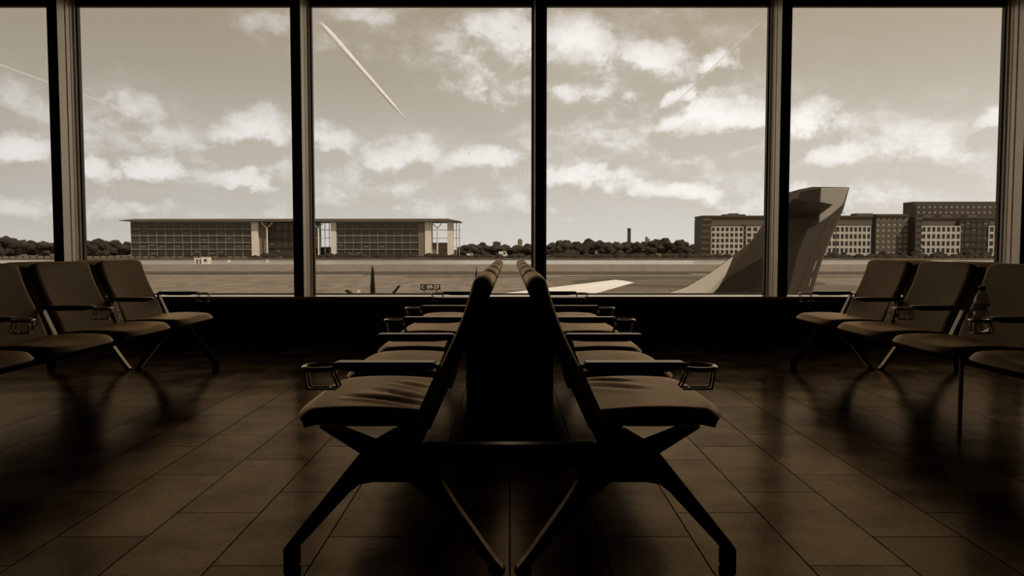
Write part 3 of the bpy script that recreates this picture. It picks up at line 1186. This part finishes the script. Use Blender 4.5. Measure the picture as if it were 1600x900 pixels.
def punched(B, x0, x1, yt, yb, rows, cols, wall, depth=18, f=0.0, win=M_WIN, fx=.64, fz=.66, cap=True):
    """wall with recessed window openings: built as a grid of piers and bands in front of window boxes"""
    a, z1 = B.l(x0, yt)
    c, z0 = B.l(x1, yb)
    wv, hv = (c - a) / cols, (z1 - z0) / rows
    MB().box(a, c, f + .5, f + depth, 0, z1).build('block_core', M_DKW, B.root)
    gr = MB()
    for k in range(cols + 1):
        hw2 = wv * (1 - fx) / 2
        gr.box(max(a, a + k * wv - hw2), min(c, a + k * wv + hw2), f, f + .5, z0, z1)
    for r_ in range(rows + 1):
        hh2 = hv * (1 - fz) / 2
        zc = z0 + r_ * hv
        for k in range(cols):
            gr.box(a + k * wv + wv * (1 - fx) / 2, a + (k + 1) * wv - wv * (1 - fx) / 2, f + .02, f + .5, max(z0, zc - hh2), min(z1, zc + hh2))
    if z0 > .3:
        gr.box(a, c, f + .1, f + .5, 0, z0)
    gr.build('facade_wall', wall, B.root)
    w_me = MB().box(-wv * fx / 2, wv * fx / 2, -.08, .08, -hv * fz / 2, hv * fz / 2).mesh('window', win)
    for r_ in range(rows):
        for k in range(cols):
            inst('window', w_me, B.root, (a + (k + .5) * wv, f + .40, z0 + (r_ + .5) * hv))


def banded(B, x0, x1, yt, yb, rows, wall, f=0.0, depth=18):
    a, z1 = B.l(x0, yt)
    c, z0 = B.l(x1, yb)
    hv = (z1 - z0) / rows
    MB().box(a, c, f + .5, f + depth, 0, z1).build('block_core', M_DKW, B.root)
    for r_ in range(rows + 1):
        MB().box(a, c, f, f + .5, max(0, z0 + r_ * hv - hv * .25), z0 + r_ * hv + hv * .25).build('floor_band', wall, B.root)
        if r_ < rows:
            MB().box(a, c, f + .3, f + .5, z0 + r_ * hv + hv * .25, z0 + (r_ + 1) * hv - hv * .25).build('window_strip', M_WIN, B.root)


B2 = Far('corner_office', 1150, 440, 'pale gridded office block left of the tall aircraft tail, nearest the tree line')
banded(B2, 1097, 1111, 343, 398, 6, M_BAND, .0, 18)
punched(B2, 1111, 1161, 354, 398, 5, 7, M_STONE)
banded(B2, 1161, 1166, 352, 398, 6, M_DKW, .3)
punched(B2, 1166, 1222, 354, 398, 5, 6, M_STONE)
B2.box('attic', 1099, 1220, 339, 353.5, 3, 20, M_BRICKY)
B2.box('roof_slab', 1099, 1220, 336.5, 339.2, 2, 21, M_DKW)
B2.box('plant_room', 1137, 1170, 334, 337, 6, 14, M_BRICKY)
B2.box('plant_room', 1146, 1160, 332.4, 334.2, 7, 12, M_DKW)

B3 = Far('framed_office', 1330, 440, 'pale grid-fronted office block just right of the aircraft tail trailing edge')
punched(B3, 1280, 1306, 353, 397, 4, 4, M_STONE)
punched(B3, 1306, 1360, 353, 397, 4, 8, M_STONE)
B3.box('attic', 1280, 1366, 339, 353, 3, 20, M_BRICKY)
B3.box('roof_slab', 1280, 1368, 336.5, 339.2, 2, 21, M_DKW)
B3.box('plant_room', 1346, 1372, 332.5, 337, 6, 14, M_BRICKY)

B4 = Far('brown_office', 1395, 447, 'darker brown office block with small windows right of the framed office')
punched(B4, 1369, 1419, 338, 398, 7, 6, M_BRICKY, fx=.6, fz=.5, win=M_WINLIT, depth=14)
B4.box('roof_slab', 1368, 1419, 334.5, 338.2, -1, 13, M_DKW)

B5 = Far('twin_office', 1500, 440, 'wide office block at the right with pale grid front and dark glass centre')
banded(B5, 1431, 1440, 341, 398, 6, M_BAND)
punched(B5, 1440, 1500, 353, 397, 4, 8, M_STONE)
glazed(B5, 1500, 1545, 345, 397, 5, 5, M_DKW, 16, .5)
punched(B5, 1545, 1600, 353, 397, 4, 6, M_STONE)
B5.box('attic', 1433, 1600, 341, 352.8, 3, 19, M_BRICKY)
B5.box('roof_slab', 1432, 1600, 338.6, 341.2, 2, 20, M_DKW)
for rx in (1450, 1478, 1520):
    B5.box('roof_unit', rx, rx + 14, 335.5, 338.8, 5, 12, M_BRICKY)

B6 = Far('tall_office', 1500, 530, 'tallest dark office block rising behind the wide office at the right')
punched(B6, 1432, 1620, 319, 352, 4, 22, M_DKW, fx=.5, fz=.45, win=M_WINLIT)
B6.box('roof_slab', 1432, 1620, 314.5, 319.2, 4, 18, M_DKW)

# far landmarks
B7 = Far('chimney_tower', 983, 900, 'thin dark tower rising above the distant tree line', 'tower', 395)
B7.box('shaft', 981, 985.4, 358, 396, 0, 3.5, M_DKW, ground=True)
B7.box('tower_cap', 980.7, 985.7, 356.6, 358.2, -.3, 3.8, M_FRAME)
B8 = Far('distant_block', 812, 1000, 'small distant tower block above the trees left of the central mullion', 'building', 395)
B8.box('block_body', 809, 816, 374.5, 396, 0, 10, M_MID, ground=True)
B8.box('roof_hut', 810.5, 814, 373.3, 374.6, 2, 7, M_DKW)
B9 = Far('distant_spire', 1012, 1200, 'pale distant high-rise just above trees right of the thin tower', 'building', 395)
B9.box('block_body', 1009.5, 1012, 370, 396, 0, 8, M_MID, ground=True)
B9.box('block_wing', 1012.5, 1015, 373, 396, 0, 8, M_MID, ground=True)
B10 = Far('distant_low_block', 777, 900, 'low distant block at the tree tops right of the long glass office', 'building', 395)
B10.box('block_body', 770, 782, 378, 396, 0, 10, M_DKW, ground=True)
B10.box('roof_hut', 773, 777, 377, 378.2, 2, 7, M_MID)

# vans and sheds by the far water edge
for (px, w2, h2, lab) in ((735, 4.5, 2.3, 'small white van parked on the far bank right of the long glass office'),
                          (786, 5.2, 3.6, 'tall white van parked on the far bank behind the middle backrests'),
                          (1056, 5.0, 2.2, 'pale van on the far bank below the trees left of the corner office')):
    p = at(px, 401, 450)
    v_ = empty('parked_van', (p.x, 450, GROUND + .1))
    tag(v_, lab, 'van')
    MB().prism([(-w2 / 2, .4), (w2 / 2, .4), (w2 / 2, h2 * .55), (w2 * .32, h2), (-w2 / 2, h2)], -1, 1, 'y').build('van_body', M_WHITE, v_, bevel=.08)
    for sx in (-.3, .3):
        MB().lathe([(.15, -.1), (.38, -.1), (.38, .1), (.15, .1)], 14, (0, 0, 0), 'x').build('wheel', M_BLACK, v_, loc=(sx * w2, -1.02, .38)).rotation_euler.z = math.pi / 2
    MB().box(w2 * .05, w2 * .30, -1.03, -.99, h2 * .55, h2 * .85).build('side_window', M_WIN, v_)

# ------------------------------------------------------------------ trees
M_LEAF = [mat('foliage_%s' % n, sep_tone(c), .9, var=.5, scale=.35, bump=.8, bscale=.8) for n, c in (('dark', .026), ('mid', .036), ('light', .05))]
M_BARK = mat('bark', sep_tone(.03), .95)
import bmesh


def crown_mesh(seed, lobes=17):
    rnd = random.Random(seed)
    bm = bmesh.new()
    for k in range(lobes):
        a = rnd.uniform(0, 6.283)
        rr = rnd.uniform(0, .72)
        z = rnd.uniform(.16, .86) * (1 - .25 * rr)
        s = rnd.uniform(.20, .34) * (1.15 - .7 * abs(z - .45))
        mtx = Matrix.Translation((rr * math.cos(a) * .9, rr * math.sin(a) * .9, z)) @ Matrix.Diagonal((s * 1.25, s * 1.25, s * .85, 1))
        bmesh.ops.create_icosphere(bm, subdivisions=2, radius=1, matrix=mtx)
    for v in bm.verts:
        n = mnoise.noise(v.co * 7 + Vector((seed, 0, 0)))
        n2 = mnoise.noise(v.co * 19 + Vector((0, seed, 0)))
        c = Vector((0, 0, .5))
        v.co += (v.co - c).normalized() * (n * .10 + n2 * .10)
    me = bpy.data.meshes.new('crown')
    bm.to_mesh(me)
    bm.free()
    return me


CROWNS = []
for m_ in M_LEAF:
    for q in range(3):
        me = crown_mesh(len(CROWNS) * 7 + 3)
        me.materials.append(m_)
        CROWNS.append(me)
trunk_me = MB().tube([(0, 0, 0), (.01, 0, .25), (0, .02, .5)], [.05, .04, .03], 7).mesh('trunk', M_BARK, True)
ORD = ['first', 'second', 'third', 'fourth', 'fifth', 'sixth', 'seventh', 'eighth', 'ninth', 'tenth', 'eleventh', 'twelfth', 'thirteenth', 'fourteenth', 'fifteenth',
       'sixteenth', 'seventeenth', 'eighteenth', 'nineteenth', 'twentieth', 'twenty-first', 'twenty-second', 'twenty-third', 'twenty-fourth']


def tree_row(rows, phrase, group):
    for i, (px, top, wpx, d) in enumerate(rows):
        if d > 500:
            d += 34 * (i % 3) - 30
        p = at(px, top, d)
        H = p.z - GROUND - .1
        r = wpx * d / F_PX / 2
        t = empty('tree', (p.x, d, GROUND + .1), random.uniform(0, 6))
        tag(t, '%s %s' % (ORD[i], phrase), 'tree', group)
        me = CROWNS[random.randrange(9)]
        inst('crown', me, t, (0, 0, -.02 * H), 0, (r * 1.5, r * 1.5, H * 1.0))
        inst('trunk', trunk_me, t, (0, 0, 0), 0, (r * 1.2, r * 1.2, H))


tree_row([(4, 369, 34, 560), (28, 371, 26, 570), (50, 376, 28, 560), (72, 375, 26, 575), (108, 376, 30, 570), (138, 374, 28, 560), (158, 371, 26, 565), (178, 375, 30, 560), (198, 377, 26, 570)],
         'dark tree from the left frame edge, left of the long glass office', 'trees left of the glass office')
tree_row([(723, 382, 20, 600), (738, 380, 22, 610), (753, 378, 24, 600), (772, 381, 24, 610), (790, 382, 26, 600), (808, 383, 24, 610), (826, 381, 26, 600), (846, 383, 24, 600), (864, 379, 26, 610),
          (884, 373, 28, 600), (904, 376, 24, 610), (922, 373, 30, 600), (944, 378, 24, 610), (960, 376, 26, 600), (980, 377, 26, 600), (1000, 378, 24, 610), (1018, 376, 26, 600), (1040, 371, 32, 600), (1062, 373, 30, 605), (1080, 380, 24, 600)],
         'dark leafy tree right of the long glass office in the dock-side row', 'trees along the far bank')
tree_row([(1300, 393, 14, 430), (1318, 394, 12, 430), (1380, 392, 14, 432), (1405, 393, 14, 430), (1432, 391, 16, 430), (1470, 393, 14, 430), (1510, 390, 18, 430), (1540, 392, 14, 430)],
         'low bushy tree right of the tail fin at the office block feet', 'low trees before the right offices')
hedge = MB()
rnd = random.Random(4)
xa = -130
while xa < 330:
    s = rnd.uniform(1.2, 3.0)
    hedge.lathe([(.05, 0), (s, .3), (s * 1.1, s * .5), (s * .7, s * .95), (.1, s * 1.15)], 8, (xa, QUAY_F + 14 + rnd.uniform(0, 8), GROUND))
    xa += s * 1.1
tag(hedge.build('hedge', M_LEAF[0]), 'low dark hedge running along the far bank under the trees', 'hedge', kind='stuff')

# ------------------------------------------------------------------ vapour trails high up
def trail_material():
    m = bpy.data.materials.new('vapour_trail')
    m.use_nodes = True
    t = NT(m.node_tree)
    for nd in list(m.node_tree.nodes):
        m.node_tree.nodes.remove(nd)
    d2 = t.n('ShaderNodeBsdfDiffuse')
    d2.inputs[0].default_value = (1, .97, .92, 1)
    tr = t.n('ShaderNodeBsdfTransparent')
    mx = t.n('ShaderNodeMixShader')
    tc_ = t.n('ShaderNodeTexCoord')
    nz = t.noise(tc_.outputs['Object'], .05, 4, .6)
    oi = t.n('ShaderNodeObjectInfo')
    lw = t.n('ShaderNodeLayerWeight')
    lw.inputs[0].default_value = .5
    core = t.m('POWER', t.m('SUBTRACT', 1.0, lw.outputs['Facing'], True), .7)
    t.put(mx.inputs[0], t.m('MULTIPLY', t.m('MULTIPLY', oi.outputs['Alpha'], core), t.ramp(nz.outputs[0], .3, .65, .75, 1)))
    t.put(mx.inputs[1], tr.outputs[0])
    t.put(mx.inputs[2], d2.outputs[0])
    t.put(t.n('ShaderNodeOutputMaterial').inputs[0], mx.outputs[0])
    return m


M_TRAIL = trail_material()
for (p, q, r0, r1, al, lab) in (
        ((499, 33), (636, 189), 5.4, 2.3, .95, 'bold straight vapour trail high in the window left of the central mullion'),
        ((1188, 34), (1040, 176), 2.6, .8, .45, 'soft vapour trail slanting past small clouds in the window right of the central mullion'),
        ((-60, 80), (240, 188), 1.8, 1.0, .45, 'thin faint vapour trail crossing the leftmost mullion'),
        ((1546, 143), (1400, 192), 1.6, .8, .25, 'very faint vapour trail above the tall office in the rightmost window')):
    dd = 2600
    a, b = at(p[0], p[1], dd), at(q[0], q[1], dd)
    c = (a + b) / 2
    k = dd / F_PX
    n = 14
    pts = [(a - c) * (1 - i / n) + (b - c) * (i / n) for i in range(n + 1)]
    rs = [max(.15, (r0 + (r1 - r0) * i / n) * k * min(1, .2 + 6 * i / n, .2 + 5 * (n - i) / n)) * random.uniform(.85, 1.1) for i in range(n + 1)]
    o = MB().tube(pts, rs, 10).build('vapour_trail', M_TRAIL, smooth=True)
    o.location = c
    o.color = (1, 1, 1, al)
    tag(o, lab, 'vapour trail')
